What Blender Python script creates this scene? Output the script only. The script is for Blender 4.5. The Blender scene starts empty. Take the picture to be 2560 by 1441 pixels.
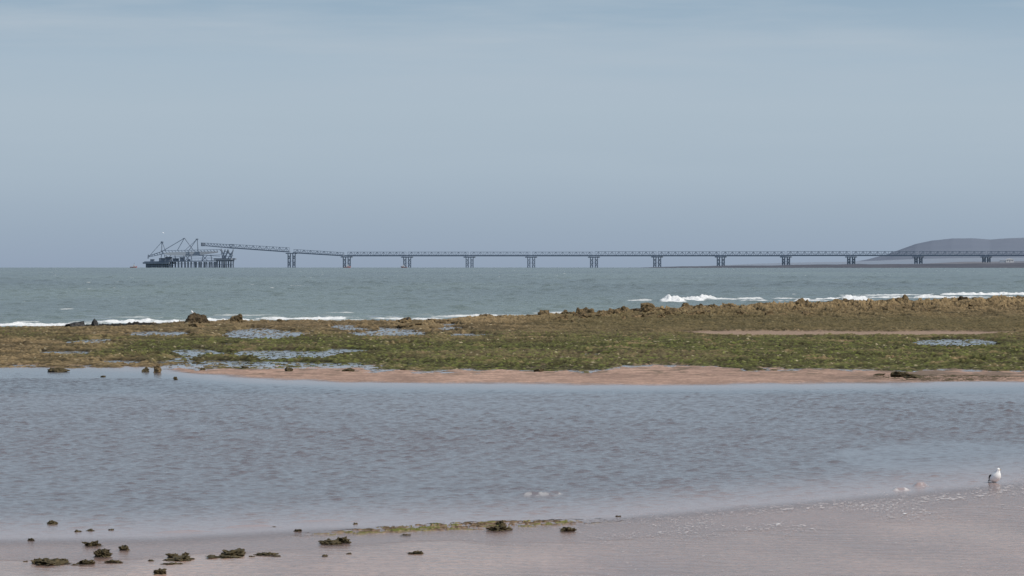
import bpy, bmesh, math, random, time
import numpy as np
from mathutils import Vector, noise as mnoise
T0=time.time()
random.seed(7); rng=np.random.default_rng(7)
scene=bpy.context.scene
col=scene.collection
H=6.5; F=9600.0; LV=656.0; R=6371000.0
def drop(x,y): return -(x*x+y*y)/(2*R)
def bearing(u,d): return (u-1280.0)/F*d
def dist(v,z=0.0): return (H-z)*F/(v-LV)
def at(u,v,d):   # world point at range d, surveyed bearing/elevation
    return Vector((bearing(u,d), d, H-(v-LV)/F*d))

# ---------------------------------------------------------------- noise
rtab=np.random.default_rng(99).random(65536).astype(np.float32)
def _h(xi,yi,s):
    return rtab[(xi*73+yi*5077+(xi*yi&1023)*31+s*7919)&65535]
def vn(x,y,s=0):
    x,y=np.broadcast_arrays(x,y)
    xf=np.floor(x); yf=np.floor(y); fx=(x-xf).astype(np.float32); fy=(y-yf).astype(np.float32)
    xi=xf.astype(np.int32); yi=yf.astype(np.int32)
    fx=fx*fx*(3-2*fx); fy=fy*fy*(3-2*fy)
    a=_h(xi,yi,s);b=_h(xi+1,yi,s);c=_h(xi,yi+1,s);d=_h(xi+1,yi+1,s)
    t=a+(b-a)*fx; return t+((c+(d-c)*fx)-t)*fy
def fbm(x,y,o=4,s=0,g=0.5):
    t=0;a=1;n=0
    for i in range(o):
        ca,sa=math.cos(i*1.1+.4),math.sin(i*1.1+.4)
        t=t+a*vn((x*ca-y*sa)*2**i+17.3*i,(x*sa+y*ca)*2**i-9.1*i,s+i*7); n+=a; a*=g
    return t/n
def ss(a,b,x):
    t=np.clip((x-a)/(b-a),0,1); return t*t*(3-2*t)
def ell(U,V,u,v,a,b): return ((U-u)/a)**2+((V-v)/b)**2

# ---------------------------------------------------------------- materials
def newmat(name):
    m=bpy.data.materials.new(name); m.use_nodes=True
    nt=m.node_tree; nt.nodes.clear()
    o=nt.nodes.new('ShaderNodeOutputMaterial'); p=nt.nodes.new('ShaderNodeBsdfPrincipled')
    nt.links.new(p.outputs[0],o.inputs[0]); return m,nt,p
def noisemat(name,c1,c2,scale=1.0,rough=0.8,bump=0.0,spec=0.3,bscale=None,bdist=0.05,coord='Object'):
    m,nt,p=newmat(name); N=nt.nodes; L=nt.links
    tc=N.new('ShaderNodeTexCoord'); n=N.new('ShaderNodeTexNoise'); n.inputs['Scale'].default_value=scale; n.inputs['Detail'].default_value=6
    L.new(tc.outputs[coord],n.inputs['Vector'])
    r=N.new('ShaderNodeValToRGB'); r.color_ramp.elements[0].position=.35; r.color_ramp.elements[1].position=.65
    r.color_ramp.elements[0].color=(*c1,1); r.color_ramp.elements[1].color=(*c2,1)
    L.new(n.outputs['Fac'],r.inputs[0]); L.new(r.outputs[0],p.inputs['Base Color'])
    p.inputs['Roughness'].default_value=rough; p.inputs['Specular IOR Level'].default_value=spec
    if bump:
        n2=N.new('ShaderNodeTexNoise'); n2.inputs['Scale'].default_value=bscale or scale*4; n2.inputs['Detail'].default_value=5
        L.new(tc.outputs[coord],n2.inputs['Vector'])
        b=N.new('ShaderNodeBump'); b.inputs['Strength'].default_value=bump; b.inputs['Distance'].default_value=bdist
        L.new(n2.outputs['Fac'],b.inputs['Height']); L.new(b.outputs[0],p.inputs['Normal'])
    return m
M_steel=noisemat('hazed_steel',(.26,.305,.375),(.28,.325,.39),.05,.8)  # distance haze is painted into the blue-grey of these steels and concrete
M_steeld=noisemat('hazed_dark_steel',(.205,.25,.315),(.225,.27,.335),.05,.8)
M_steell=noisemat('hazed_pale_steel',(.36,.41,.48),(.39,.44,.50),.05,.7)
M_conc=noisemat('hazed_pier_concrete',(.20,.235,.29),(.22,.25,.30),.1,.9)
M_red=noisemat('faded_red_paint',(.40,.17,.16),(.36,.15,.16),.4,.6)
M_white=noisemat('white_paint',(.66,.66,.66),(.58,.59,.61),.4,.6)
M_glass=noisemat('dark_glass',(.06,.07,.10),(.08,.09,.12),.4,.3)
M_feather=noisemat('white_feathers',(.92,.92,.92),(.87,.87,.87),12,.8)
M_dfeather=noisemat('black_feathers',(.02,.02,.022),(.04,.04,.045),12,.7)
M_beak=noisemat('yellow_beak',(.6,.38,.05),(.5,.3,.05),20,.5)
M_leg=noisemat('grey_leg',(.25,.26,.2),(.3,.3,.22),20,.6)
M_rockw=noisemat('weed_covered_rock',(.032,.027,.013),(.11,.086,.045),9,.8,.9,.2,26,.03)
M_rockt=noisemat('tan_rock',(.085,.062,.032),(.245,.175,.092),1.6,.85,1.0,.2,4,.3)
M_rockb=noisemat('brown_rock',(.045,.033,.020),(.135,.097,.054),2.2,.85,1.0,.2,5,.3)
M_rockk=noisemat('black_rock',(.012,.012,.013),(.03,.029,.028),2,.6,.6,.4,6,.1)

# ---------------------------------------------------------------- grid helper
def cols_u(n,lo=-40,hi=2600,mlo=-1100,mhi=3660,m=40):
    c=np.linspace(lo,hi,n)
    a=lo-(np.linspace(1,0,m,endpoint=False)**1.6)*(lo-mlo)
    b=hi+(np.linspace(0,1,m+1)[1:]**1.6)*(mhi-hi)
    return np.concatenate([a,c,b])
def grid_mesh(name,X,Y,Z,mat,attrs={},colors={}):
    nr,nc=X.shape
    me=bpy.data.meshes.new(name)
    co=np.stack([X,Y,Z],-1).reshape(-1,3).astype(np.float32)
    idx=np.arange(nr*nc,dtype=np.int32).reshape(nr,nc)
    q=np.stack([idx[:-1,:-1],idx[:-1,1:],idx[1:,1:],idx[1:,:-1]],-1).reshape(-1,4)
    nf=len(q)
    me.vertices.add(len(co)); me.vertices.foreach_set('co',co.ravel())
    me.loops.add(nf*4); me.loops.foreach_set('vertex_index',q.ravel())
    me.polygons.add(nf); me.polygons.foreach_set('loop_start',np.arange(0,nf*4,4,dtype=np.int32))
    me.polygons.foreach_set('use_smooth',np.ones(nf,dtype=bool))
    for k,a in attrs.items():
        at_=me.attributes.new(k,'FLOAT','POINT'); at_.data.foreach_set('value',np.ascontiguousarray(a.ravel(),dtype=np.float32))
    for k,a in colors.items():
        at_=me.attributes.new(k,'FLOAT_COLOR','POINT')
        c=np.concatenate([a.reshape(-1,3),np.ones((a.reshape(-1,3).shape[0],1))],1).astype(np.float32)
        at_.data.foreach_set('color',c.ravel())
    me.update(calc_edges=True)
    me.materials.append(mat)
    ob=bpy.data.objects.new(name,me); col.objects.link(ob); return ob

# ---------------------------------------------------------------- layout of the shore
us=[-1100,0,300,450,600,800,1000,1200,1500,1800,2100,2400,2560,3660]
bk=[838,822,815,809,806,804,804,799,791,783,775,769,764,740]
def back_v(U): return np.interp(U,us,bk)
def shore_v(U): return np.interp(U,[-1100,0,400,800,1200,1500,1700,2000,2300,2560,3660],[1400,1372,1368,1345,1338,1322,1303,1278,1252,1228,1130])
def bar_lo(U): return np.interp(U,[-1100,0,380,480,620,900,1500,2200,2560,3660],[915,918,926,940,950,962,968,964,961,950])
def reef_lo(U): return np.interp(U,[-1100,0,300,700,1100,1500,1560,1780,1840,2200,2560,3660],[928,921,922,920,925,928,919,919,927,925,926,926])
POOLS=[(655,837,105,15),(980,832,110,13),(865,820,55,9),(1120,824,55,7),(400,837,95,8),(705,889,135,13),(490,883,80,9),(860,880,65,8),(1175,839,60,5),(2390,860,95,11),(160,884,85,6),(1480,889,60,4),(2140,852,60,3),(300,906,70,5),(560,862,60,4),(1000,862,60,4),(2480,905,90,4),(250,858,60,5),(1110,812,50,5)]
def terrain(X,Y):
    D=np.maximum(Y,1); U=1280+X/D*F; V=LV+H*F/D
    jx=(fbm(X*.12,Y*.04,4,3)-.5); jf=(fbm(X*.8,Y*.25,3,5)-.5)
    reef=ss(-3,3,reef_lo(U)+jx*20+jf*20-V)
    backe=back_v(U)+jx*6
    behind=ss(3,-3,V-backe)
    bar=ss(-20,16,bar_lo(U)+jx*10+jf*5-V)*(1-reef)
    near=ss(-40,30,V-shore_v(U)-jx*50)
    pool=np.zeros_like(X)
    for (u,v,a,b) in POOLS:
        pool=np.maximum(pool,ss(1.25,.8,ell(U+jf*90,V+jf*6,u,v,a,b)+jx*1.4))
    pool=np.maximum(pool,ss(.57,.63,fbm(X*.09+5,Y*.03,3,41)+jf*.12)*ss(822,835,V)*ss(1250,900,U)*.95)
    pool*=reef
    l1=1-np.abs(2*fbm(X*1.7,Y*1.2,3,11)-1); l1=np.clip((l1-.55)/.45,0,1)
    l2=fbm(X*3.2,Y*2.4,2,13)
    l3=ss(.5,.76,fbm(X*.42,Y*.16,4,19,.6))
    right=ss(900,2300,U)
    pk=fbm(X*.5,Y*.22,5,21,.65); pk2=np.abs(fbm(X*1.1,Y*.6,3,22)-.5)*2
    ridge=np.exp(-(np.maximum(0,V-backe-6)/15.0)**2)*(.10+.80*right)
    top=.075+.16*l1*(.4+l2)+.14*l3*l1+.09*l2**2+ridge*(.40+2.0*np.maximum(0,pk-.40)+.7*(1-pk2)*l1)
    rise=ss(0,25,reef_lo(U)-V)*.05
    zr=top*(.55+.45*ss(0,14,reef_lo(U)-V))+rise-.075
    lump=ss(.66,.74,l2)*.08
    zr=zr*(1-pool)+(-.05+lump)*pool
    sandpatch=ss(1.2,.6,ell(U,V,2120,836,420,6)+jx*2)*reef
    zr=zr*(1-sandpatch)+.06*sandpatch
    ripple=.014*np.sin(Y*7+X*1.5+fbm(X*.9,Y*.9,2,9)*11)*(.4+fbm(X*.5,Y*.5,2,29))
    zbar=.008+.045*(fbm(X*.14,Y*.05,5,23,.6)-.27)+ripple
    left=ss(1500,700,U)
    znear=-.026+(fbm(X*.35,Y*.09,4,31)-.5)*(.045+.04*left)+ripple*.4+ left*.022*ss(1340,1400,V)
    z=(-.35)*(1-bar)+zbar*bar
    z=z*(1-near)+znear*near
    sh=ss(-130,0,V-shore_v(U)); z=np.where(near<1,np.maximum(z,-.35+sh*.32),z)
    z=z*(1-reef)+zr*reef
    wl=1333-(U-850)*.050+jx*18
    weed=np.minimum(((U-1170)/410)**2+((V-wl)/11)**2, ell(U,V,2400,945,230,9))
    weed=ss(1.5,.3,weed+jx*1.2)
    wn=ss(.55,.59,fbm(X*3.5,Y*3.4,4,37,.75)+(weed-.6)*.14); wd=weed*wn*(1-reef)
    z=z*(1-wd)+wd*(.002+.045*fbm(X*9,Y*7,2,38))
    z=z*(1-behind)+(-1.5)*behind
    return z,dict(U=U,V=V,reef=reef,bar=bar,near=near,pool=pool,l1=l1,l2=l2,l3=l3,wd=wd,sp=sandpatch,jx=jx,jf=jf,pk=pk,backe=backe)
def mixc(a,b,t): return a*(1-t[...,None])+np.array(b)*t[...,None]
U=cols_u(1060)
Dr=np.concatenate([np.arange(60,78,1.0),np.arange(78,104,.12),np.arange(104,190,1.5),np.arange(190,270,.25),np.arange(270,400,.36),np.arange(400,620,.5),np.arange(620,800,8)])
UU,DD=np.meshgrid(U,Dr)
TX=(UU-1280)/F*DD; TY=DD
TZ,m=terrain(TX,TY)
V=m['V']
big=fbm(TX*.06,TY*.025,4,51); mid=fbm(TX*.5,TY*.3,4,53); fine=fbm(TX*3,TY*2.2,3,57)
c=np.zeros(TX.shape+(3,))+np.array([.40,.265,.20])
c=c*(.74+.5*fbm(TX*.3,TY*.1,4,59))[...,None]
c=c*(1-.25*m['bar']*ss(.4,.6,fbm(TX*1.6,TY*1.1,3,60)))[...,None]
c=mixc(c,[.14,.105,.075],m['bar']*ss(1900,2350,UU)*ss(.45,.6,mid)*.8)
c=mixc(c,[.12,.095,.06],m['bar']*ss(.60,.66,fbm(TX*1.3,TY*.6,4,64))*ss(950,928,V)*.7)
green=np.array([.064,.068,.024]); dk=np.array([.040,.033,.019])
g=ss(830,858,V+ (big-.5)*50)*ss(-.25,.5,(UU/1000)+ (big-.5)*2.0+.1)
g=np.clip(g*ss(.26,.52,mid+.10),0,1)
rc=mixc(np.zeros_like(c)+np.array([.160,.118,.064]),green,g*.93)
rc=mixc(rc,dk,ss(.42,.60,mid)*.65)
rc=mixc(rc,[.125,.094,.055],ss(.55,.70,big)*.45)
rc=mixc(rc,[.115,.130,.036],ss(.56,.70,fine)*g*.75)
rc=mixc(rc,[.34,.29,.19],ss(.80,.87,fbm(TX*2.5,TY*2.5,2,61))*.8)
rc=mixc(rc,[.200,.145,.078],ss(22,4,V-m['backe'])*ss(1000,1200,UU)*.85)
rc=mixc(rc,[.080,.068,.032],ss(784,806,V)*ss(1200,1500,UU)*ss(845,820,V)*.70)
blk=ss(1.3,.7,ell(UU,V,200,818,220,5)+m['jf'])
rc=mixc(rc,[.02,.018,.015],blk*m['reef'])
rc=rc*(.28+1.15*m['l1']*(.55+.9*m['l2']))[...,None]  # hollows between reef lumps darkened in the colour to stand in for shadow
t=m['reef'][...,None]; c=c*(1-t)+rc*t
c=mixc(c,[.29,.21,.155],m['sp'])
wc=ss(.40,.56,fbm(TX*3.5,TY*1.8,4,62))
c=mixc(c,[.125,.135,.036],m['wd']*ss(1000,1100,V)*wc); c=mixc(c,[.095,.070,.038],m['wd']*ss(1000,1100,V)*(1-wc)); c=mixc(c,[.06,.05,.025],m['wd']*ss(1100,1000,V))
wet=np.clip(1-m['reef']*.95,0,1)*(1-.75*m['bar'])*(1-m['wd'])
M_ground,nt,p=newmat('wet_sand_and_reef'); N=nt.nodes;L=nt.links
a=N.new('ShaderNodeAttribute'); a.attribute_name='Col'
tc=N.new('ShaderNodeTexCoord'); n=N.new('ShaderNodeTexNoise'); n.inputs['Scale'].default_value=5; n.inputs['Detail'].default_value=6
L.new(tc.outputs['Object'],n.inputs['Vector'])
w=N.new('ShaderNodeAttribute'); w.attribute_name='wet'
mr=N.new('ShaderNodeMapRange'); mr.inputs['From Min'].default_value=.3; mr.inputs['From Max'].default_value=.7; mr.inputs['To Min'].default_value=.70; mr.inputs['To Max'].default_value=1.30
L.new(n.outputs['Fac'],mr.inputs[0])
mx=N.new('ShaderNodeVectorMath'); mx.operation='SCALE'; L.new(a.outputs['Color'],mx.inputs[0]); L.new(mr.outputs[0],mx.inputs['Scale'])
L.new(mx.outputs[0],p.inputs['Base Color'])
mr2=N.new('ShaderNodeMapRange'); mr2.inputs['To Min'].default_value=.95; mr2.inputs['To Max'].default_value=.22; L.new(w.outputs['Fac'],mr2.inputs[0]); L.new(mr2.outputs[0],p.inputs['Roughness'])
mr3=N.new('ShaderNodeMapRange'); mr3.inputs['To Min'].default_value=.05; mr3.inputs['To Max'].default_value=.5; L.new(w.outputs['Fac'],mr3.inputs[0]); L.new(mr3.outputs[0],p.inputs['Specular IOR Level'])
b=N.new('ShaderNodeBump'); b.inputs['Strength'].default_value=.5; b.inputs['Distance'].default_value=.02
L.new(n.outputs['Fac'],b.inputs['Height']); L.new(b.outputs[0],p.inputs['Normal'])
ground=grid_mesh('ground',TX,TY,TZ+drop(TX,TY),M_ground,{'wet':wet},{'Col':c})
ground['kind']='structure'
print('ground',time.time()-T0)
# ---------------------------------------------------------------- water helper
def waves(X,Y,l0,l1,n,seed,spread=.6,main=-math.pi/2,ex=.8):
    r=np.random.default_rng(seed); z=np.zeros(X.shape,np.float32); X=X.astype(np.float32); Y=Y.astype(np.float32)
    for i in range(n):
        l=l0*(l1/l0)**(r.random()); th=main+r.normal()*spread; k=2*math.pi/l
        ph=r.random()*6.28
        z+=np.float32(l**ex)*np.sin(np.float32(k*math.cos(th))*X+np.float32(k*math.sin(th))*Y+np.float32(ph))
    z=z/(np.std(z)+1e-9)
    return z+.22*(z*z-1)
def water_mat(name,deep,shallow,foamc=(.78,.80,.80),rough=.12,bs=3.0,bstr=.35,bd=.05,spec=.5,film=False):
    m_,nt,p=newmat(name); N=nt.nodes;L=nt.links
    a=N.new('ShaderNodeAttribute'); a.attribute_name='shallow'; f=N.new('ShaderNodeAttribute'); f.attribute_name='foam'
    mx=N.new('ShaderNodeMix'); mx.data_type='RGBA'; mx.inputs['A'].default_value=(*deep,1); mx.inputs['B'].default_value=(*shallow,1)
    L.new(a.outputs['Fac'],mx.inputs['Factor'])
    m2=N.new('ShaderNodeMix'); m2.data_type='RGBA'; m2.inputs['B'].default_value=(*foamc,1)
    L.new(f.outputs['Fac'],m2.inputs['Factor']); L.new(mx.outputs['Result'],m2.inputs['A']); L.new(m2.outputs['Result'],p.inputs['Base Color'])
    mr=N.new('ShaderNodeMapRange'); mr.inputs['To Min'].default_value=rough; mr.inputs['To Max'].default_value=.9; L.new(f.outputs['Fac'],mr.inputs[0]); L.new(mr.outputs[0],p.inputs['Roughness'])
    p.inputs['Specular IOR Level'].default_value=spec; p.inputs['IOR'].default_value=1.333
    if film:
        fa=N.new('ShaderNodeAttribute'); fa.attribute_name='film'; L.new(fa.outputs['Fac'],p.inputs['Alpha'])
    tc=N.new('ShaderNodeTexCoord')
    n=N.new('ShaderNodeTexNoise'); n.inputs['Scale'].default_value=bs; n.inputs['Detail'].default_value=4
    L.new(tc.outputs['Object'],n.inputs['Vector'])
    b=N.new('ShaderNodeBump'); b.inputs['Distance'].default_value=bd
    c_=N.new('ShaderNodeAttribute'); c_.attribute_name='chop'
    ml=N.new('ShaderNodeMath'); ml.operation='MULTIPLY'; ml.inputs[1].default_value=bstr; L.new(c_.outputs['Fac'],ml.inputs[0]); L.new(ml.outputs[0],b.inputs['Strength'])
    L.new(n.outputs['Fac'],b.inputs['Height']); L.new(b.outputs[0],p.inputs['Normal'])
    return m_
# lagoon
U=cols_u(1060); Dr=np.concatenate([np.arange(60,79,1.),np.arange(79,150,.10),np.arange(150,215,.13),np.arange(215,250,.5),np.arange(250,470,1.2)])
UU,DD=np.meshgrid(U,Dr); X=(UU-1280)/F*DD; Y=DD; V=LV+H*F/DD
tz,mm=terrain(X,Y)
inl=ss(-12,120,shore_v(UU)-V+mm['jx']*40)*ss(0,30,V-bar_lo(UU))
gust=fbm(X*.05,Y*.018,4,71)
amp=inl*(.0062+.0042*ss(.25,.75,gust))
patch=ss(1.3,.6,ell(UU,V,2350,1150,330,45)+mm['jx']*1.5+mm['jf']); amp*=1-.6*patch
patch2=ss(1.3,.6,ell(UU,V,2500,985,200,22)+mm['jx']); amp*=1-.6*patch2
z=waves(X,Y,.22,.60,52,5,.42,ex=.9)*amp*(.7+.6*fbm(X*.9,Y*.5,2,73))
nearw=ss(20,-20,shore_v(UU)-V)
z+=waves(X,Y,.25,.7,24,6,.45)*.0015*nearw
foam=np.zeros_like(X)
def wavelet(u,v,hw,hgt,fo,z,foam,skew=0.):
    d0=dist(v); x0=bearing(u,d0); w_=hw/F*d0
    r0,r1=np.searchsorted(Dr,[d0-4,d0+4]); S=slice(r0,r1)
    X_=X[S];Y_=Y[S]
    dx=X_-x0; yc=d0+skew*dx+.25*np.sin(dx*2.3)
    e=np.exp(-(dx/w_)**4)
    prof=np.exp(-((Y_-yc)/.35)**2)
    z[S]+=hgt*e*prof*(.6+.8*fbm(X_*2.5,Y_*.2,3,81))
    foam[S]=np.maximum(foam[S],fo*e*np.exp(-((Y_-yc+.15)/.35)**2)*ss(.42,.6,fbm(X_*5,Y_*2,3,83)))
    return z,foam
z,foam=wavelet(1340,1240,50,.10,.35,z,foam,-.5)
z,foam=wavelet(1385,1236,18,.07,.5,z,foam,-.5)
z,foam=wavelet(2252,1226,20,.08,.8,z,foam,.3)
z,foam=wavelet(2300,1216,18,.11,.9,z,foam,.5)
z,foam=wavelet(790,1303,60,.05,.0,z,foam)
z,foam=wavelet(620,1317,60,.05,.0,z,foam)
z,foam=wavelet(450,1330,60,.04,.0,z,foam)
sd=shore_v(UU)-V
edge=np.exp(-((-sd+ 4+mm['jx']*24)/12)**2)*ss(1250,2300,UU)
foam=np.maximum(foam,edge*ss(.58,.72,fbm(X*11,Y*3.6,3,87))*.55)
sp=ss(.76,.90,vn(X*20,Y*7,89))*ss(1100,2100,UU)*ss(.35,.62,fbm(X*.8,Y*.3,3,88))*np.exp(-((sd+18)/40)**2)  # sun sparkle on bubbles and shells, painted as white specks
foam=np.maximum(foam,sp*.9)
sp=ss(.95,.98,vn(X*18,Y*7,90))*nearw*ss(300,1200,UU); foam=np.maximum(foam,sp*.6)  # sparser painted glint specks over the near wet sand
shallow=ss(-.36,0.0,tz)*ss(600,0,sd)*.70+.20
shallow=np.clip(np.where(V<985,np.maximum(.50*ss(-.3,-.02,tz)*(V>915)+.1,.1),shallow),0,1)
film=np.clip(ss(-.006,.075,-tz)+foam+ (V<922)*1.,.0,1.)
chop=inl*(.75+.4*ss(.2,.8,gust)); chop=np.maximum(chop,.42*ss(960,1000,V)+.05)*(1-.5*patch)
M_lag=water_mat('lagoon_water',(.098,.108,.128),(.38,.27,.245),rough=.15,bs=7,bstr=.5,bd=.045,film=True)
lag=grid_mesh('lagoon_water',X,Y,z+drop(X,Y),M_lag,{'shallow':shallow,'foam':foam,'chop':chop,'film':film}); lag['kind']='structure'
print('lagoon',time.time()-T0)
# sea
U=cols_u(1060,mlo=-2600,mhi=5200)
steps=[352.]
while steps[-1]<11500:
    d=steps[-1]; steps.append(d+ (d*.0014 if d<1100 else d*.0014+ (d-1100)*.005))
Dr=np.array(steps); UU,DD=np.meshgrid(U,Dr); X=(UU-1280)/F*DD; Y=DD; V=LV+H*F/DD
off=back_v(UU)-V
env=ss(-2,10,off)
wz=waves(X,Y,2.6,11,48,9,.6,ex=.9)
w2=waves(X,Y,1.6,4,24,19,.7)
gust=fbm(X*.006,Y*.002,4,91)
env2=.7+.6*fbm(X*.03,Y*.015,3,93)
amp=.095*(.6+.8*ss(400,1800,DD))
z=(wz*amp*env2+w2*.035*(.4+gust))*env
foam=np.zeros_like(X)
def breaker(u,v,hw,hgt,depth,z,foam,fo=1.,skew=0.,s=0,trail=5.,solid=0.,th=(.26,.56)):
    d0=dist(v); x0=bearing(u,d0); w_=hw/F*d0
    r0,r1=np.searchsorted(Dr,[d0-35,d0+35]); S=slice(r0,r1); X_=X[S];Y_=Y[S]
    dx=X_-x0
    yc=d0+skew*dx+ (fbm(X_*.12,X_*0+s,3,101)-.5)*8
    e=np.exp(-np.abs(dx/w_)**3)*np.maximum(solid,ss(.25,.65,fbm(X_*.22,X_*0+s*3.,4,103)+.08))
    pr=np.exp(-((Y_-yc)/depth)**2)
    jag=.15+1.6*fbm(X_*1.3,Y_*.5,5,105,.65)
    z[S]+=hgt*e*pr*jag
    fm=e*np.where(Y_<yc+depth*.8,np.exp(-((Y_-yc)/(trail))**2),np.exp(-((Y_-yc-depth*.8)/(depth*.5))**2)*.6)
    foam[S]=np.maximum(foam[S],fo*ss(th[0],th[1],fm*(.12+1.7*fbm(X_*1.2,Y_*.35,5,107,.7))))
    return z,foam
BR=[(1680,755,32,1.05,4,1,.08,1,9,1),(1728,752,40,.75,4,1,.15,2,8,.8),(1765,749,24,.7,3,1,.1,42,5,.7),(1830,749,80,.25,3,.85,0,21,5,.35),(1930,747,110,.28,2.5,.85,0,3,5,.3),(2080,749,110,.35,2.5,1,0,4,6,.55),(2140,751,42,.7,3,1,0,14,9,.9),(2330,738,280,.25,2,.9,0,5,4.5,.55),(2500,738,100,.40,2.2,1,0,6,5,.9),(2250,745,160,.3,2,.9,0,15,5,.45),(1960,753,120,.25,2,.8,0,25,5,.4),(1610,752,40,.25,2,.65,0,7,4,.3),(2420,745,140,.3,2,.85,0,26,5,.5),(2200,741,120,.2,2,.6,0,41,4,.3),
(80,813,190,.26,2.4,1,0,8,7,.9),(360,806,120,.32,2.2,1,0,9,6,.8),(560,802,100,.32,2,1,0,10,6,.75),(760,798,120,.28,2,.95,0,11,5,.5),(980,798,120,.28,2,.9,0,12,5,.45),(1230,791,150,.25,2,.8,0,13,5,.3),(850,783,40,.2,2,.5,0,16,4,0),(80,806,60,.2,2,.6,0,17,4,0),(1420,785,70,.25,2,.7,0,18,4,.3),(330,795,90,.15,2,.45,0,31,4,0),(620,790,90,.15,2,.4,0,32,4,0)]
for (u,v,hw,hg,dp,fo,sk,s,tr,so_) in BR: z,foam=breaker(u,v,hw,hg,dp,z,foam,fo,sk,s,tr,so_)
capn=vn(X*.35,Y*.10,111)*.6+vn(X*.9,Y*.3,112)*.4
caps=ss(.85,.90,capn)*ss(.45,.75,vn(X*.012,Y*.005,113))
foam=np.maximum(foam,caps*.6*env)
lace=ss(18,2,off)*ss(-1,2,off)*ss(.50,.66,fbm(X*.6,Y*.12,4,117)); foam=np.maximum(foam,lace*.65)
shallow=np.clip(ss(70,5,off)*.4+(gust-.35)*1.0*ss(6000,900,DD)+ss(.4,.7,fbm(X*.02,Y*.004,3,119))*.25,0,1)
M_sea=water_mat('sea_water',(.112,.142,.148),(.180,.228,.205),rough=.27,bs=1.1,bstr=1.0,bd=.35,spec=.45)
z=np.where(off<-4,-1.,z)
sea=grid_mesh('sea_water',X,Y,z+drop(X,Y),M_sea,{'shallow':shallow,'foam':foam,'chop':np.ones_like(X)}); sea['kind']='structure'
print('sea',time.time()-T0)
# ---------------------------------------------------------------- land beyond the pier
def land(name,prof,d0,dr,d1,mat,ns,amp,u1=3800,nc=420,nr=30):
    pu=[a for a,_ in prof]; pv=[b for _,b in prof]
    U=np.linspace(pu[0],u1,nc); Dd=np.linspace(d0,d1,nr); UU,DD=np.meshgrid(U,Dd)
    X=(UU-1280)/F*DD; zt=H-(np.interp(UU,pu,pv)-LV)/F*dr
    s=np.where(DD<dr,ss(d0,dr,DD)**.8,ss(d1+ (d1-dr)*.3,dr,DD))
    b0=-DD*DD/(2*R)-1.5
    z=b0+(zt-b0)*s+(fbm(X*ns,DD*ns*.3,5,131)-.5)*amp*s
    o=grid_mesh(name,X,DD,z,mat); o['kind']='structure'; return o
M_hill=noisemat('hazed_hillside',(.155,.185,.240),(.178,.207,.258),.0012,.95,spec=.1)  # aerial haze of all four far lands is put into their base colours
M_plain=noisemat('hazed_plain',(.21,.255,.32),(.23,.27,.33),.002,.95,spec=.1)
M_coast=noisemat('hazed_dark_coast',(.080,.090,.115),(.105,.11,.132),.01,.95,spec=.1)
M_slope=noisemat('hazed_slope',(.15,.165,.205),(.18,.185,.205),.008,.95,spec=.1)  # bluish tint of the slope is haze in its colour
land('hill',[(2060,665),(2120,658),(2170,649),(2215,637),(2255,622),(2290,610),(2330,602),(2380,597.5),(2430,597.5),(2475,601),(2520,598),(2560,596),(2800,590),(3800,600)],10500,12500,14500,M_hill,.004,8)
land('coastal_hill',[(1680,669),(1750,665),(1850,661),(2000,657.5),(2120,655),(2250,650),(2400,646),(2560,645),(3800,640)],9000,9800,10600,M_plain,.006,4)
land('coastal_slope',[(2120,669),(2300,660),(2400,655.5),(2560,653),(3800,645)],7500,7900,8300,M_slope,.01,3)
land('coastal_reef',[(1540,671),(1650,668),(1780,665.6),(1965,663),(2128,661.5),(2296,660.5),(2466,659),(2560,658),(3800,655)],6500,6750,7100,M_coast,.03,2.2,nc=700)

# ---------------------------------------------------------------- mesh helpers
def beam(bm,p,q,w,h=None):
    h=h or w; p=Vector(p);q=Vector(q); d=q-p; L_=d.length
    if L_<1e-6: return
    d.normalize(); up=Vector((0,0,1)) if abs(d.z)<.95 else Vector((0,1,0))
    s=d.cross(up).normalized(); t=s.cross(d)
    vs=[]
    for e in (p,q):
        for a,b in((-1,-1),(1,-1),(1,1),(-1,1)): vs.append(bm.verts.new(e+s*a*w/2+t*b*h/2))
    for f in((3,2,1,0),(4,5,6,7),(0,1,5,4),(1,2,6,5),(2,3,7,6),(3,0,4,7)): bm.faces.new([vs[i] for i in f])
def boxm(bm,a,b):
    x0,y0,z0=a;x1,y1,z1=b
    v=[bm.verts.new(c) for c in((x0,y0,z0),(x1,y0,z0),(x1,y1,z0),(x0,y1,z0),(x0,y0,z1),(x1,y0,z1),(x1,y1,z1),(x0,y1,z1))]
    for f in((3,2,1,0),(4,5,6,7),(0,1,5,4),(1,2,6,5),(2,3,7,6),(3,0,4,7)): bm.faces.new([v[i] for i in f])
def prism(bm,pts,y0,y1):
    a=[bm.verts.new((x,y0,z)) for x,z in pts]; b=[bm.verts.new((x,y1,z)) for x,z in pts]
    n=len(pts); bm.faces.new(a); bm.faces.new(b[::-1])
    for i in range(n): bm.faces.new((a[(i+1)%n],a[i],b[i],b[(i+1)%n]))
def fin(bm,name,mat,parent=None,loc=None,smooth=False):
    bmesh.ops.recalc_face_normals(bm,faces=bm.faces)
    me=bpy.data.meshes.new(name); bm.to_mesh(me); bm.free(); me.materials.append(mat)
    if smooth: me.polygons.foreach_set('use_smooth',[True]*len(me.polygons))
    o=bpy.data.objects.new(name,me); col.objects.link(o)
    if loc is not None: o.location=loc
    if parent: o.parent=parent
    return o
def empty(name,loc,label,cat,group=None):
    e=bpy.data.objects.new(name,None); e.empty_display_size=1; e.location=loc; col.objects.link(e)
    e['label']=label; e['category']=cat
    if group: e['group']=group
    return e

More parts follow.
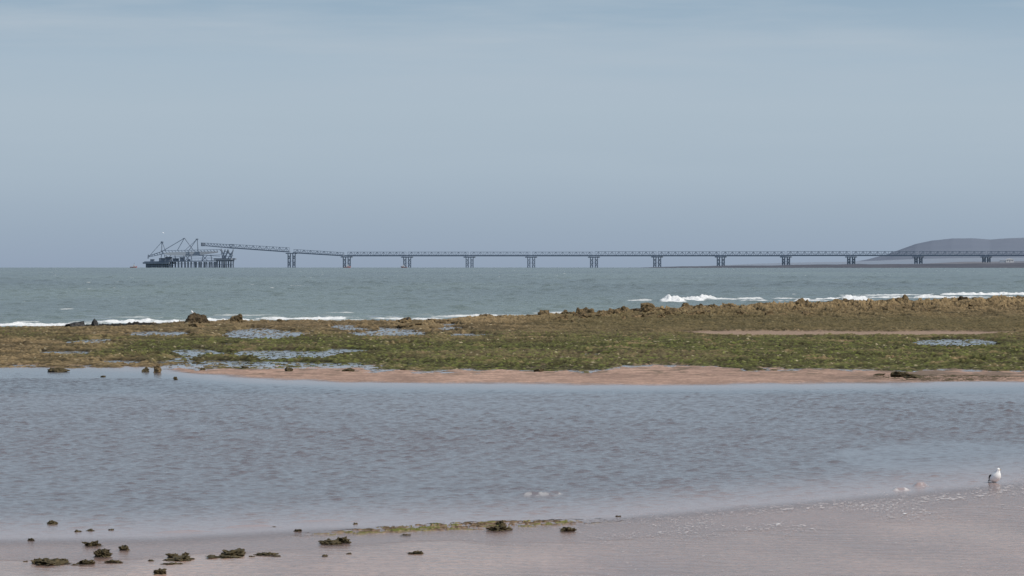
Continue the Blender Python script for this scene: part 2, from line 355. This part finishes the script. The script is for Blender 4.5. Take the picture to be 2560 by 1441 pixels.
# ---------------------------------------------------------------- conveyor pier
def pd(u): return np.interp(u,[300,729,2466,2800],[8150,8000,7150,7000])
PW=10.0
def P(u,v,side=0): 
    d=float(pd(u)); w=at(u,v,d); w.y+=side*PW/2; return w
orig=P(563,670)
pier=empty('conveyor_pier',orig,'long haze-tinted blue-grey steel conveyor pier on trestle towers crossing the sea','pier')
inv=-orig
towers=[(729,632,670.5),(867,641,670.5),(1018,641.5,670.5),(1174,641.5,670.5),(1328,641.5,670.5),(1485,641.5,670.3),(1643,641,670),(1802,641,668),(1965,641,664),(2128,641,663),(2296,641,660),(2466,641,657),(2640,641,655)]
for (u,vt,vb) in towers:
    bm=bmesh.new(); hw=9
    for s in(-1,1):
        for x0 in(-hw,-hw+6,hw-6,hw):
            beam(bm,P(u+x0,vt+1.5,s)+inv,P(u+x0,vb,s)+inv,1.25)
        m1=(vt+vb)/2
        for (ua,ub) in((-hw,-hw+6),(hw-6,hw)):
            for (va,vc) in((vt+5,m1),(m1,vb-2)):
                beam(bm,P(u+ua,va,s)+inv,P(u+ub,vc,s)+inv,.55); beam(bm,P(u+ub,va,s)+inv,P(u+ua,vc,s)+inv,.55)
                beam(bm,P(u+ua,vc,s)+inv,P(u+ub,vc,s)+inv,.55)
        beam(bm,P(u-hw,m1+2,s)+inv,P(u+hw,m1+2,s)+inv,.5)
    beam(bm,P(u-11,vt+2,0)+inv,P(u+11,vt+2,0)+inv,PW+3,2.0)
    for xx in(-hw,hw): beam(bm,P(u+xx,m1,-1)+inv,P(u+xx,m1,1)+inv,1)
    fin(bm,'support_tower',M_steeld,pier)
def span(ua,ub,ta,tb,ba,bb,n,name='bridge_span',taper=True,deck=2.8):
    bm=bmesh.new()
    tv=lambda t:ta+(tb-ta)*t; bv=lambda t:ba+(bb-ba)*t
    for s in(-1,1):
        prev=None
        for i in range(n+1):
            t=i/n; u=ua+(ub-ua)*t
            tt=P(u,tv(t),s)+inv; bo=P(u,bv(t),s)+inv
            beam(bm,tt,bo,.38)
            if prev:
                beam(bm,prev[0],tt,.75); beam(bm,prev[1],bo,.6)
                if i%2: beam(bm,prev[1],tt,.38)
                else: beam(bm,prev[0],bo,.38)
            prev=(tt,bo)
    for i in range(n+1):
        t=i/n; u=ua+(ub-ua)*t
        beam(bm,P(u,tv(t),-1)+inv,P(u,tv(t),1)+inv,.4)
    beam(bm,P(ua,(ta+ba)/2,-1)+inv,P(ub,(tb+bb)/2,-1)+inv,.35)
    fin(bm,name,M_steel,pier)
    bm=bmesh.new(); hd=deck/F*8000
    a=P(ua,ba-deck/2,0)+inv; b=P(ub,bb-deck/2,0)+inv
    beam(bm,a,b,PW*.9,hd)
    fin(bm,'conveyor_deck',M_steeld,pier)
span(575,724,611,620,621,631.5,18,taper=False,deck=2.6)
span(735,860,624,632,633.5,641,15,taper=False,deck=2.6)
xs=[t[0] for t in towers[1:]]
for i in range(len(xs)-1):
    ua=xs[i]+2.5; ub=xs[i+1]-2.5
    q=630.6-(i>3)*.8-(i>6)*.6
    span(ua,ub,q,q,641-(i>6)*.6,641-(i>6)*.6,18)
for u in xs:
    bm=bmesh.new(); beam(bm,P(u-4,639.6,0)+inv,P(u+4,639.6,0)+inv,PW*.85,2.2); beam(bm,P(u-11,643,-1)+inv,P(u-9,637,-1)+inv,.6); fin(bm,'deck_joint',M_steeld,pier)

tt=empty('transfer_tower',P(563,670),'tall braced steel conveyor transfer tower on a piled concrete base','tower')
o=-P(563,670)
bm=bmesh.new()
for s in(-1.4,1.4):
    for (a,b) in(((553,622),(556,647)),((583,624),(578,647)),((553,622),(563,647)),((563,624),(556,647)),((570,624),(563,647)),((570,624),(578,647)),((583,627),(570,647)),((553,634),(582,634)),((555,641),(580,641)),((563,628),(582,640)),((558,647),(572,628))):
        beam(bm,P(*a,s)+o,P(*b,s)+o,1.0)
fin(bm,'trestle_frame',M_steel,tt)
bm=bmesh.new(); beam(bm,P(541,648,0)+o,P(584,648,0)+o,26,3.2); beam(bm,P(545,652,0)+o,P(580,652,0)+o,22,3); fin(bm,'base_platform',M_conc,tt)
bm=bmesh.new()
for s in(-2,-.7,.7,2):
    for u in(543,549,555,560,565,571,577,583): beam(bm,P(u,652,s)+o,P(u+random.uniform(-1.2,1.2),672,s)+o,1.4)
    beam(bm,P(543,662,s)+o,P(583,662,s)+o,.9)
fin(bm,'pile_group',M_steeld,tt)
bm=bmesh.new()
for s in(-1,1):
    for i in range(11):
        u=504+i*7.6; v=608+i*.45; beam(bm,P(u,v,s)+o,P(u+.5,v+7+i*.2,s)+o,.45)
        if i: beam(bm,P(u-7.6,v-.45,s)+o,P(u,v+7+i*.2,s)+o,.45)
    beam(bm,P(503,607.5,s)+o,P(585,612.5,s)+o,.9); beam(bm,P(506,614.5,s)+o,P(585,622,s)+o,.9)
beam(bm,P(508,614,0)+o,P(585,620.5,0)+o,9,1.2)
boxm(bm,tuple(P(503,616,-1)+o),tuple(P(513,608,1)+o))
fin(bm,'head_gallery',M_steel,tt)

lp=empty('loading_platform',P(450,670),'dark piled steel loading platform standing in the sea','platform'); o=-P(450,670)
bm=bmesh.new(); beam(bm,P(368,655,0)+o,P(541,652.5,0)+o,28,1.6); beam(bm,P(366,658,0)+o,P(432,658,0)+o,34,3.4); fin(bm,'platform_deck',M_steeld,lp)
bm=bmesh.new(); us_=[367,371,375,380,384,388,392,397,402,407,412,418,424,430]+[438,446,454,462,470,478,486,490,498,503,511,516,524,529,536,540]
for u in us_:
    for s in(-2.4,2.4): beam(bm,P(u,655,s)+o,P(u+random.uniform(-1,1),672,s)+o,1.6 if u>435 else 2.2)
for s in(-2.4,2.4):
    beam(bm,P(367,664,s)+o,P(432,664,s)+o,1.6); beam(bm,P(432,660,s)+o,P(540,660,s)+o,.7)
fin(bm,'pile_group',M_steeld,lp)
for k,(a,b,t) in enumerate(((376,386,649),(398,412,646),(414,430,643),(432,447,647),(450,462,644),(468,476,649))): 
    bm=bmesh.new(); p0=P(a,654.2,-.8)+o;p1=P(b,t,.8)+o; boxm(bm,tuple(p0),tuple(p1))
    beam(bm,Vector((p0.x-.4,(p0.y+p1.y)/2,p1.z+.2)),Vector((p1.x+.4,(p0.y+p1.y)/2,p1.z+.2)),PW*.9,.4)
    fin(bm,'equipment_house',M_steel,lp)
bm=bmesh.new()
for a in range(480,540,8): beam(bm,P(a,653,-1)+o,P(a,648,-1)+o,.4)
beam(bm,P(478,648,-1)+o,P(541,647,-1)+o,.4); fin(bm,'railing',M_steel,lp)
bm=bmesh.new()
for s in(-1,1):
    for a in(401,414,440,462,480,505,530): beam(bm,P(a,654,s)+o,P(a+(3 if a%2 else -3),637,s)+o,.75)
    for a in(414,462,505): beam(bm,P(a,653,s)+o,P(a+14,638,s)+o,.5); beam(bm,P(a+14,653,s)+o,P(a,638,s)+o,.5)
    beam(bm,P(398,646,s)+o,P(532,645,s)+o,.5)
fin(bm,'support_frame',M_steeld,lp)
sl=empty('ship_loader',P(470,654),'slewing steel ship loader with masts and a long boom','crane'); o=-P(470,654)
bm=bmesh.new()
d0=float(pd(470)); 
pts=[(410,632.5),(440,630.5),(490,629.5),(545,629),(546,632),(500,638.5),(470,640),(425,639),(412,636)]
pp=[]
for u,v in pts: w_=at(u,v,d0)+o; pp.append((w_.x,w_.z))
prism(bm,pp,-3.5,3.5); fin(bm,'boom_girder',M_steell,sl)
bm=bmesh.new()
for s in(-1,1):
    beam(bm,P(372,640,s)+o,P(405,629.5,s)+o,.9); beam(bm,P(371,643,s)+o,P(412,634.5,s)+o,.9); beam(bm,P(371,637,s)+o,P(370,647,s)+o,1.2)
    for i in range(6): 
        beam(bm,P(372+i*6.6,640-i*2,s)+o,P(375+i*6.6,642-i*1.3,s)+o,.5)
    beam(bm,P(402,627.5,s)+o,P(551,624.3,s)+o,.75)
    for i in range(19): beam(bm,P(405+i*8,628-i*.2,s)+o,P(409+i*8,632.5-i*.2,s)+o,.4)
    beam(bm,P(404,634,s)+o,P(550,641,s)+o,.9)
    beam(bm,P(430,643,s)+o,P(552,637.5,s)+o,.8)
fin(bm,'boom_truss',M_steeld,sl)
MG_=[[((461,595.5),(443,627),.45),((461,595.5),(484,627),.75),((458,597),(463,597),1.5)],
[((493,597),(472,627),.45),((493,597),(495,627),1.0),((490,598.5),(496,598.5),1.5)],
[((405,604),(404,631),.9),((405,604),(414,629),.5),((403,606),(408,606),2.6)]]
for g_ in MG_:
    bm=bmesh.new()
    for s in(-.8,.8):
        for a,b,w_ in g_: beam(bm,P(*a,s)+o,P(*b,s)+o,w_)
    a=g_[0][0]; beam(bm,P(*a,-.8)+o,P(*a,.8)+o,.8)
    fin(bm,'mast',M_steeld,sl)
bm=bmesh.new()
for s in(-.8,.8):
    for a,b,w_ in(((461,596),(405,629),.7),((493,598),(463,626),.3),((405,605),(374,640),.35)):
        beam(bm,P(*a,s)+o,P(*b,s)+o,w_)
fin(bm,'stay_cable',M_steeld,sl)

# ---------------------------------------------------------------- boats
def boat(u,d,Ln,label,hullm,flip=1):
    x=bearing(u,d); e=empty('work_boat',(x,d,drop(x,d)),label,'boat','work boats by the pier')
    bm=bmesh.new(); S=Ln
    sec=[(-.5,.15,.16),(-.3,.19,.14),(0,.2,.14),(.3,.15,.18),(.5,.01,.26)]
    rings=[]
    for x_,w_,t_ in sec:
        rings.append([bm.verts.new((flip*x_*S,-w_*S,t_*S)),bm.verts.new((flip*x_*S*.94,-w_*.6*S,-.08*S)),bm.verts.new((flip*x_*S*.94,w_*.6*S,-.08*S)),bm.verts.new((flip*x_*S,w_*S,t_*S))])
    for i in range(4):
        for j in range(4): bm.faces.new((rings[i][j],rings[i][(j+1)%4],rings[i+1][(j+1)%4],rings[i+1][j]))
    bm.faces.new(rings[0]); bm.faces.new(rings[-1][::-1]); fin(bm,'hull',hullm,e)
    bm=bmesh.new(); c=flip*.08*S; boxm(bm,(c-.16*S,-.1*S,.13*S),(c+.12*S,.1*S,.33*S)); boxm(bm,(c-.10*S,-.08*S,.332*S),(c+.07*S,.08*S,.43*S)); fin(bm,'cabin',M_white,e)
    bm=bmesh.new(); beam(bm,(c,0,.43*S),(c,0,.68*S),.02*S+.2); beam(bm,(c-.08*S,0,.56*S),(c+.08*S,0,.56*S),.3); fin(bm,'mast',M_steeld,e)
    bm=bmesh.new(); boxm(bm,(c-.12*S,-.104*S,.22*S),(c+.1*S,-.101*S,.28*S)); fin(bm,'cabin_window',M_glass,e)
boat(334,7600,14,'small red work boat moored on open water',M_red)
boat(1010,7700,13,'small red work boat beside a pier tower',M_red,-1)
boat(868,7700,14,'red-hulled launch beneath the pier deck',M_red)

# ---------------------------------------------------------------- white house
d=7800; h0=at(2524,655,d)
hs=empty('white_house',h0,'small white house with dark openings on low coast','house')
bm=bmesh.new(); boxm(bm,(-8,-4,-3),(8,4,4.2)); fin(bm,'wall',M_white,hs)
bm=bmesh.new(); prism(bm,[(-8.5,4.2),(8.5,4.2),(8.5,4.5),(0,7.2),(-8.5,4.5)],-4.6,4.6); fin(bm,'roof',M_white,hs)
bm=bmesh.new(); boxm(bm,(-.8,-4.05,0),(.8,-4.003,2.6)); fin(bm,'door',M_glass,hs)
for x_ in(-5,4.6):
    bm=bmesh.new(); boxm(bm,(x_-.8,-4.05,1.2),(x_+.8,-4.003,2.6)); fin(bm,'window',M_glass,hs)
sh=empty('low_shed',at(2506,655,d),'low pale flat-roofed shed beside the white house','shed')
bm=bmesh.new(); boxm(bm,(-5,-3,-2),(5,3,2.6)); fin(bm,'wall',M_steell,sh)
bm=bmesh.new(); boxm(bm,(-5.4,-3.4,2.6),(5.4,3.4,3.0)); fin(bm,'roof',M_white,sh)
print('pier',time.time()-T0)
# ---------------------------------------------------------------- rocks
def zat(x,y):
    z,_=terrain(np.array([[x]]),np.array([[y]],dtype=float)); return float(z[0,0])
def rock(name,loc,sx,sy,sz,mat,seed,label,cat,group,sub=3,ragged=.25,facets=9,nf=1.8):
    r=random.Random(seed); bm=bmesh.new(); bmesh.ops.create_icosphere(bm,subdivisions=sub,radius=1)
    pl=[]
    for i in range(facets):
        n_=Vector((r.gauss(0,1),r.gauss(0,1),r.gauss(.2,.8))).normalized(); pl.append((n_,r.uniform(.45,.85)))
    o=Vector((r.uniform(0,99),r.uniform(0,99),r.uniform(0,99)))
    for v in bm.verts:
        c=v.co.copy()
        for n_,t in pl:
            dd=c.dot(n_)
            if dd>t: c-=n_*(dd-t)
        k=1+ragged*(mnoise.fractal(c*nf+o,1.0,2.0,4)) + ragged*.45*mnoise.noise(c*7+o)
        c=c*k
        if c.z<-.45: c.z=-.45
        v.co=Vector((c.x*sx,c.y*sy,(c.z+.25)*sz))
    ob=fin(bm,name,mat,None,loc,smooth=False)
    ob.rotation_euler=(r.uniform(-.15,.15),r.uniform(-.12,.12),r.uniform(-.4,.4))
    ob['label']=label; ob['category']=cat; ob['group']=group
    return ob
FG=[(128,1311,24,9),(229,1364,34,12),(257,1392,34,17),(262,1380,20,8),(312,1375,25,12),(120,1410,78,13),(97,1408,26,11),(150,1406,30,10),(212,1409,42,11),(282,1406,32,6),(448,1402,56,11),(432,1394,26,11),(462,1390,16,9),(585,1388,50,13),(556,1394,60,7),(600,1382,20,12),(665,1387,40,6),(690,1390,18,4),(828,1360,42,11),(856,1357,32,13),(1040,1384,28,7),(1250,1326,44,11),(1252,1316,18,13),(1422,1328,32,9),(80,1352,16,7),(226,1328,14,7),(195,1330,16,5),(278,1326,14,5),(745,1329,18,7),(402,1436,30,11),(376,1402,16,4),(812,1390,12,5),(872,1384,12,4),(888,1311,12,5),(684,1318,12,3),(428,1412,36,4),(1270,1272,12,3),(1546,1292,14,4),(1012,1338,20,4),(530,1392,18,4),(64,1404,10,3),(184,1412,12,4),(630,1392,14,3)]
for i,(u,v,w_,h_) in enumerate(FG):
    d=dist(v); s=d/F
    x=bearing(u,d); z=max(zat(x,d),-.01)
    ob=rock('weedy_rock',(x,d,z-.01),w_*.60*s,w_*.60*s*1.2,h_*.85*s,M_rockw,100+i,'low ragged brown rock with seaweed on wet sand' if w_>25 else 'small dark weedy stone on wet sand','rock','weedy rocks on the wet beach',sub=4 if w_>25 else 3,ragged=.62,facets=3,nf=2.8)
    ob.rotation_euler[0]=ob.rotation_euler[1]=0
MG=[(363,930,18,12),(392,932,18,16),(145,930,50,9),(440,950,12,8),(258,943,13,5),(722,929,20,8),(870,930,34,8),(2250,944,46,12),(2290,946,50,8),(615,922,20,8),(505,927,16,6),(2200,940,30,5),(1350,930,26,7),(1010,926,24,6)]
for i,(u,v,w_,h_) in enumerate(MG):
    d=dist(v); s=d/F; x=bearing(u,d); z=max(zat(x,d),-.01)
    rock('reef_rock',(x,d,z-.03),w_*.55*s,w_*.5*s,h_*1.0*s,M_rockw if i not in(1,) else M_rockt,300+i,'small brown rock on the sand bar edge','rock','small rocks along the sand bar',sub=3,ragged=.4,facets=5)
BG=[(487,814,60,33,M_rockb,'large square brown boulder on the reef edge'),(497,822,74,14,M_rockt,'flat tan slab below a brown boulder'),
(593,812,44,24,M_rockt,'rounded tan boulder on the reef edge'),(698,810,26,12,M_rockt,'low tan boulder at the waterline'),(188,822,74,18,M_rockk,'smooth black rock at the surf line'),
(238,820,20,20,M_rockk,'upright black rock at the surf line'),(150,824,60,7,M_rockk,'low black rock at the surf line'),(1025,818,80,14,M_rockt,'broad tan slab on the reef'),(1010,812,40,16,M_rockt,'tilted tan slab on the reef'),(1110,806,50,12,M_rockt,'low tan rock on the reef'),(905,828,44,9,M_rockt,'flat tan slab beside a pool'),(490,838,60,8,M_rockt,'flat tan rock on the reef flat')]
for i,(u,v,w_,h_,mt,lb) in enumerate(BG):
    d=dist(v,.1); s=d/F; x=bearing(u,d)
    rock('reef_boulder',(x,d,max(zat(x,d),0)-.15),w_*.56*s,w_*.42*s,h_*1.0*s,mt,500+i,lb,'boulder','boulders along the outer reef edge',sub=4,ragged=.24 if mt!=M_rockk else .10,facets=11,nf=1.5)
r=random.Random(12); i=0
for (row,u,step,hs_) in((0,1080,.75,1.1),(1,1380,.9,.85)):
  while u<2700:
    vb=float(back_v(u))+(r.uniform(2,9) if row==0 else r.uniform(8,20))
    w_=r.choice([12,14,18,20,24,30,36,44])*r.uniform(.8,1.2); h_=(w_*r.uniform(.18,.34)+6)*hs_
    if u<1350: h_*=.55
    d=dist(vb); s=d/F; x=bearing(u,d)
    mt=M_rockt if r.random()<.9 else M_rockb
    rock('reef_boulder',(x,d,min(max(zat(x,d),0),.65)-.2),w_*.6*s,w_*.45*s,h_*s,mt,700+i,
         ('tan angular boulder' if mt is M_rockt else 'dark brown angular boulder')+' on the outer reef ridge','boulder','boulders along the outer reef edge',sub=3,ragged=.40,facets=14,nf=1.8)
    u+=(w_*r.uniform(.25,.7)+ (r.uniform(0,30) if u<1400 else 1))*step; i+=1
print('rocks',time.time()-T0)
# ---------------------------------------------------------------- birds
def tube(bm,path,seg=14):
    rings=[]
    for k,(x,z,ry,rz,y) in enumerate(path):
        if k==0: dx,dz=path[1][0]-x,path[1][1]-z
        elif k==len(path)-1: dx,dz=x-path[k-1][0],z-path[k-1][1]
        else: dx,dz=path[k+1][0]-path[k-1][0],path[k+1][1]-path[k-1][1]
        l=math.hypot(dx,dz); nx,nz=-dz/l,dx/l
        rings.append([bm.verts.new((x+nx*math.sin(t)*rz,y+math.cos(t)*ry,z+nz*math.sin(t)*rz)) for t in [2*math.pi*j/seg for j in range(seg)]])
    for a,b in zip(rings,rings[1:]):
        for j in range(seg): bm.faces.new((a[j],a[(j+1)%seg],b[(j+1)%seg],b[j]))
    bm.faces.new(rings[0]); bm.faces.new(rings[-1][::-1])
def gull(loc,rot,label,sc=1.,body=M_feather,wing=M_dfeather,name='gull',beakm=M_beak):
    e=empty(name,loc,label,'bird'); e.rotation_euler=(0,0,rot); e.scale=(sc,sc,sc)
    bm=bmesh.new()
    tube(bm,[(-.20,.07,.014,.006,0),(-.16,.085,.06,.030,0),(-.11,.105,.105,.072,0),(-.05,.135,.142,.112,0),(.02,.175,.152,.128,0),(.07,.235,.135,.12,0),(.095,.29,.10,.094,0),(.10,.33,.074,.070,0),(.105,.36,.064,.064,0),(.118,.388,.061,.058,0),(.14,.405,.052,.048,0),(.165,.403,.028,.026,0),(.178,.400,.010,.009,0)])
    fin(bm,'body',body,e,smooth=True)
    for s in(-1,1):
        bm=bmesh.new()
        tube(bm,[(-.06,.250,.012,.020,s*.105),(-.09,.215,.014,.032,s*.115),(-.12,.17,.014,.036,s*.102),(-.16,.12,.012,.028,s*.07),(-.20,.085,.01,.018,s*.035),(-.26,.05,.004,.008,s*.012)],10)
        fin(bm,'wing',wing,e,smooth=True)
        bm=bmesh.new(); beam(bm,(.0,s*.035,-.01),(.0,s*.035,.04),.010); beam(bm,(.0,s*.035,.04),(-.01,s*.035,.11),.02)
        for a in(-.4,0,.4): beam(bm,(0,s*.035,.004),(.05*math.cos(a),s*.035+.05*math.sin(a),.002),.008,.006)
        fin(bm,'leg',M_leg,e)
        bm=bmesh.new(); bmesh.ops.create_icosphere(bm,subdivisions=1,radius=.0055); 
        fin(bm,'eye',M_dfeather,e,loc=(.145,s*.050,.412))
    bm=bmesh.new(); tube(bm,[(.172,.402,.009,.010,0),(.20,.398,.007,.009,0),(.215,.395,.005,.008,0),(.227,.386,.002,.003,0)],8); fin(bm,'beak',beakm,e,smooth=True)
    return e
dg=dist(1207); gull((bearing(2488,dg),dg,-.03),math.radians(-50),'white gull with black wings standing in shallow water',1.04)
d=dist(813,.1)
gull((bearing(482,d),d-.2,1.2),math.radians(160),'white gull perched on a brown boulder',.9)
d=dist(815); gull((bearing(1020,d),d-2,.6),math.radians(20),'black seabird standing on a tan slab',.8,M_dfeather,M_dfeather,'cormorant',M_leg)
d=1500.; e=empty('flying_gull',at(408,583,d),'pale gull gliding above the sea with spread wings','bird')
bm=bmesh.new(); tube(bm,[(-.25,0,.02,.008,0),(-.1,0,.05,.04,0),(.05,.01,.06,.055,0),(.15,.02,.04,.04,0),(.22,.03,.03,.03,0),(.28,.02,.006,.006,0)],10); fin(bm,'body',M_feather,e,smooth=True)
for s in(-1,1):
    bm=bmesh.new(); vs=[]
    for (y,x0,x1,z_) in((.04,-.08,.12,.03),(.3,-.06,.12,.12),(.5,-.12,.06,.10),(.68,-.2,-.17,.04)):
        vs.append([bm.verts.new((x1,s*y,z_+.008)),bm.verts.new((x0,s*y,z_)),bm.verts.new((x0,s*y,z_-.008)),bm.verts.new((x1,s*y,z_-.008))])
    for a_,b_ in zip(vs,vs[1:]):
        for j in range(4): bm.faces.new((a_[j],a_[(j+1)%4],b_[(j+1)%4],b_[j]))
    bm.faces.new(vs[0]); bm.faces.new(vs[-1][::-1]); fin(bm,'wing',M_feather,e)
e.rotation_euler=(.3,0,.6)

# ---------------------------------------------------------------- sky, sun
EL=math.radians(50); AZ=math.radians(115)
world=bpy.data.worlds.new('World'); scene.world=world; world.use_nodes=True
nt=world.node_tree; N=nt.nodes; L=nt.links; N.clear()
out=N.new('ShaderNodeOutputWorld'); bg=N.new('ShaderNodeBackground'); bg.inputs['Strength'].default_value=.1; L.new(bg.outputs[0],out.inputs[0])
sky=N.new('ShaderNodeTexSky'); sky.sky_type='NISHITA'; sky.sun_disc=False; sky.sun_elevation=EL; sky.sun_rotation=AZ; sky.dust_density=2.5
tc=N.new('ShaderNodeTexCoord'); sx=N.new('ShaderNodeSeparateXYZ'); L.new(tc.outputs['Generated'],sx.inputs[0])
mr=N.new('ShaderNodeMapRange'); mr.inputs['From Min'].default_value=-.002; mr.inputs['From Max'].default_value=.098; L.new(sx.outputs['Z'],mr.inputs[0])
rp=N.new('ShaderNodeValToRGB'); cr=rp.color_ramp
def lin(h): 
    f=lambda c:(c/255/12.92 if c/255<=.04045 else ((c/255+.055)/1.055)**2.4); return (f(h[0]),f(h[1]),f(h[2]),1)
st=[(0,(147,162,182)),(.10,(154,170,187)),(.25,(166,182,196)),(.42,(171,187,200)),(.55,(167,185,200)),(.70,(151,174,193)),(1.0,(150,172,190))]
cr.elements[0].position=0; cr.elements[0].color=lin(st[0][1]); cr.elements[1].position=1; cr.elements[1].color=lin(st[-1][1])
for p_,c_ in st[1:-1]:
    e_=cr.elements.new(p_); e_.color=lin(c_)
L.new(mr.outputs[0],rp.inputs[0])
mp=N.new('ShaderNodeMapping'); mp.inputs['Scale'].default_value=(9,9,95); mp.inputs['Rotation'].default_value=(0,math.radians(4.5),0); L.new(tc.outputs['Generated'],mp.inputs[0])
cn=N.new('ShaderNodeTexNoise'); cn.inputs['Scale'].default_value=1.0; cn.inputs['Detail'].default_value=6; cn.inputs['Roughness'].default_value=.55; L.new(mp.outputs[0],cn.inputs['Vector'])
cm=N.new('ShaderNodeMapRange'); cm.inputs['From Min'].default_value=.42; cm.inputs['From Max'].default_value=.66; cm.inputs['To Max'].default_value=.9; L.new(cn.outputs['Fac'],cm.inputs[0])
zr=N.new('ShaderNodeMapRange'); zr.inputs['From Min'].default_value=.015; zr.inputs['From Max'].default_value=.055; L.new(sx.outputs['Z'],zr.inputs[0])
cmm=N.new('ShaderNodeMath'); cmm.operation='MULTIPLY'; L.new(cm.outputs[0],cmm.inputs[0]); L.new(zr.outputs[0],cmm.inputs[1])
cx=N.new('ShaderNodeMix'); cx.data_type='RGBA'; cx.inputs['B'].default_value=lin((173,188,201)); L.new(cmm.outputs[0],cx.inputs['Factor']); L.new(rp.outputs[0],cx.inputs['A'])
sc=N.new('ShaderNodeVectorMath'); sc.operation='SCALE'; sc.inputs['Scale'].default_value=10; L.new(cx.outputs['Result'],sc.inputs[0])
fr=N.new('ShaderNodeMapRange'); fr.inputs['From Min'].default_value=.25; fr.inputs['From Max'].default_value=.85; fr.inputs['To Min'].default_value=0; fr.inputs['To Max'].default_value=1; L.new(sx.outputs['Z'],fr.inputs[0])
fm=N.new('ShaderNodeMix'); fm.data_type='RGBA'; L.new(fr.outputs[0],fm.inputs['Factor']); L.new(sc.outputs[0],fm.inputs['A']); L.new(sky.outputs[0],fm.inputs['B'])
L.new(fm.outputs['Result'],bg.inputs['Color'])
ld=bpy.data.lights.new('sun','SUN'); ld.energy=3.0; ld.angle=math.radians(.5); ld.color=(1,.94,.85)
so=bpy.data.objects.new('sun',ld); col.objects.link(so)
dirv=Vector((math.sin(AZ)*math.cos(EL),math.cos(AZ)*math.cos(EL),math.sin(EL)))
so.rotation_euler=dirv.to_track_quat('Z','Y').to_euler(); so.location=(20,-30,60)

cd=bpy.data.cameras.new('camera'); cd.lens=135; cd.sensor_width=36; cd.clip_start=1; cd.clip_end=60000
cam=bpy.data.objects.new('camera',cd); col.objects.link(cam); cam.location=(0,0,H)
cam.rotation_euler=(math.pi/2-math.atan((720.5-LV)/F),0,0); scene.camera=cam
scene.view_settings.view_transform='Standard'; scene.view_settings.look='None'; scene.view_settings.exposure=0
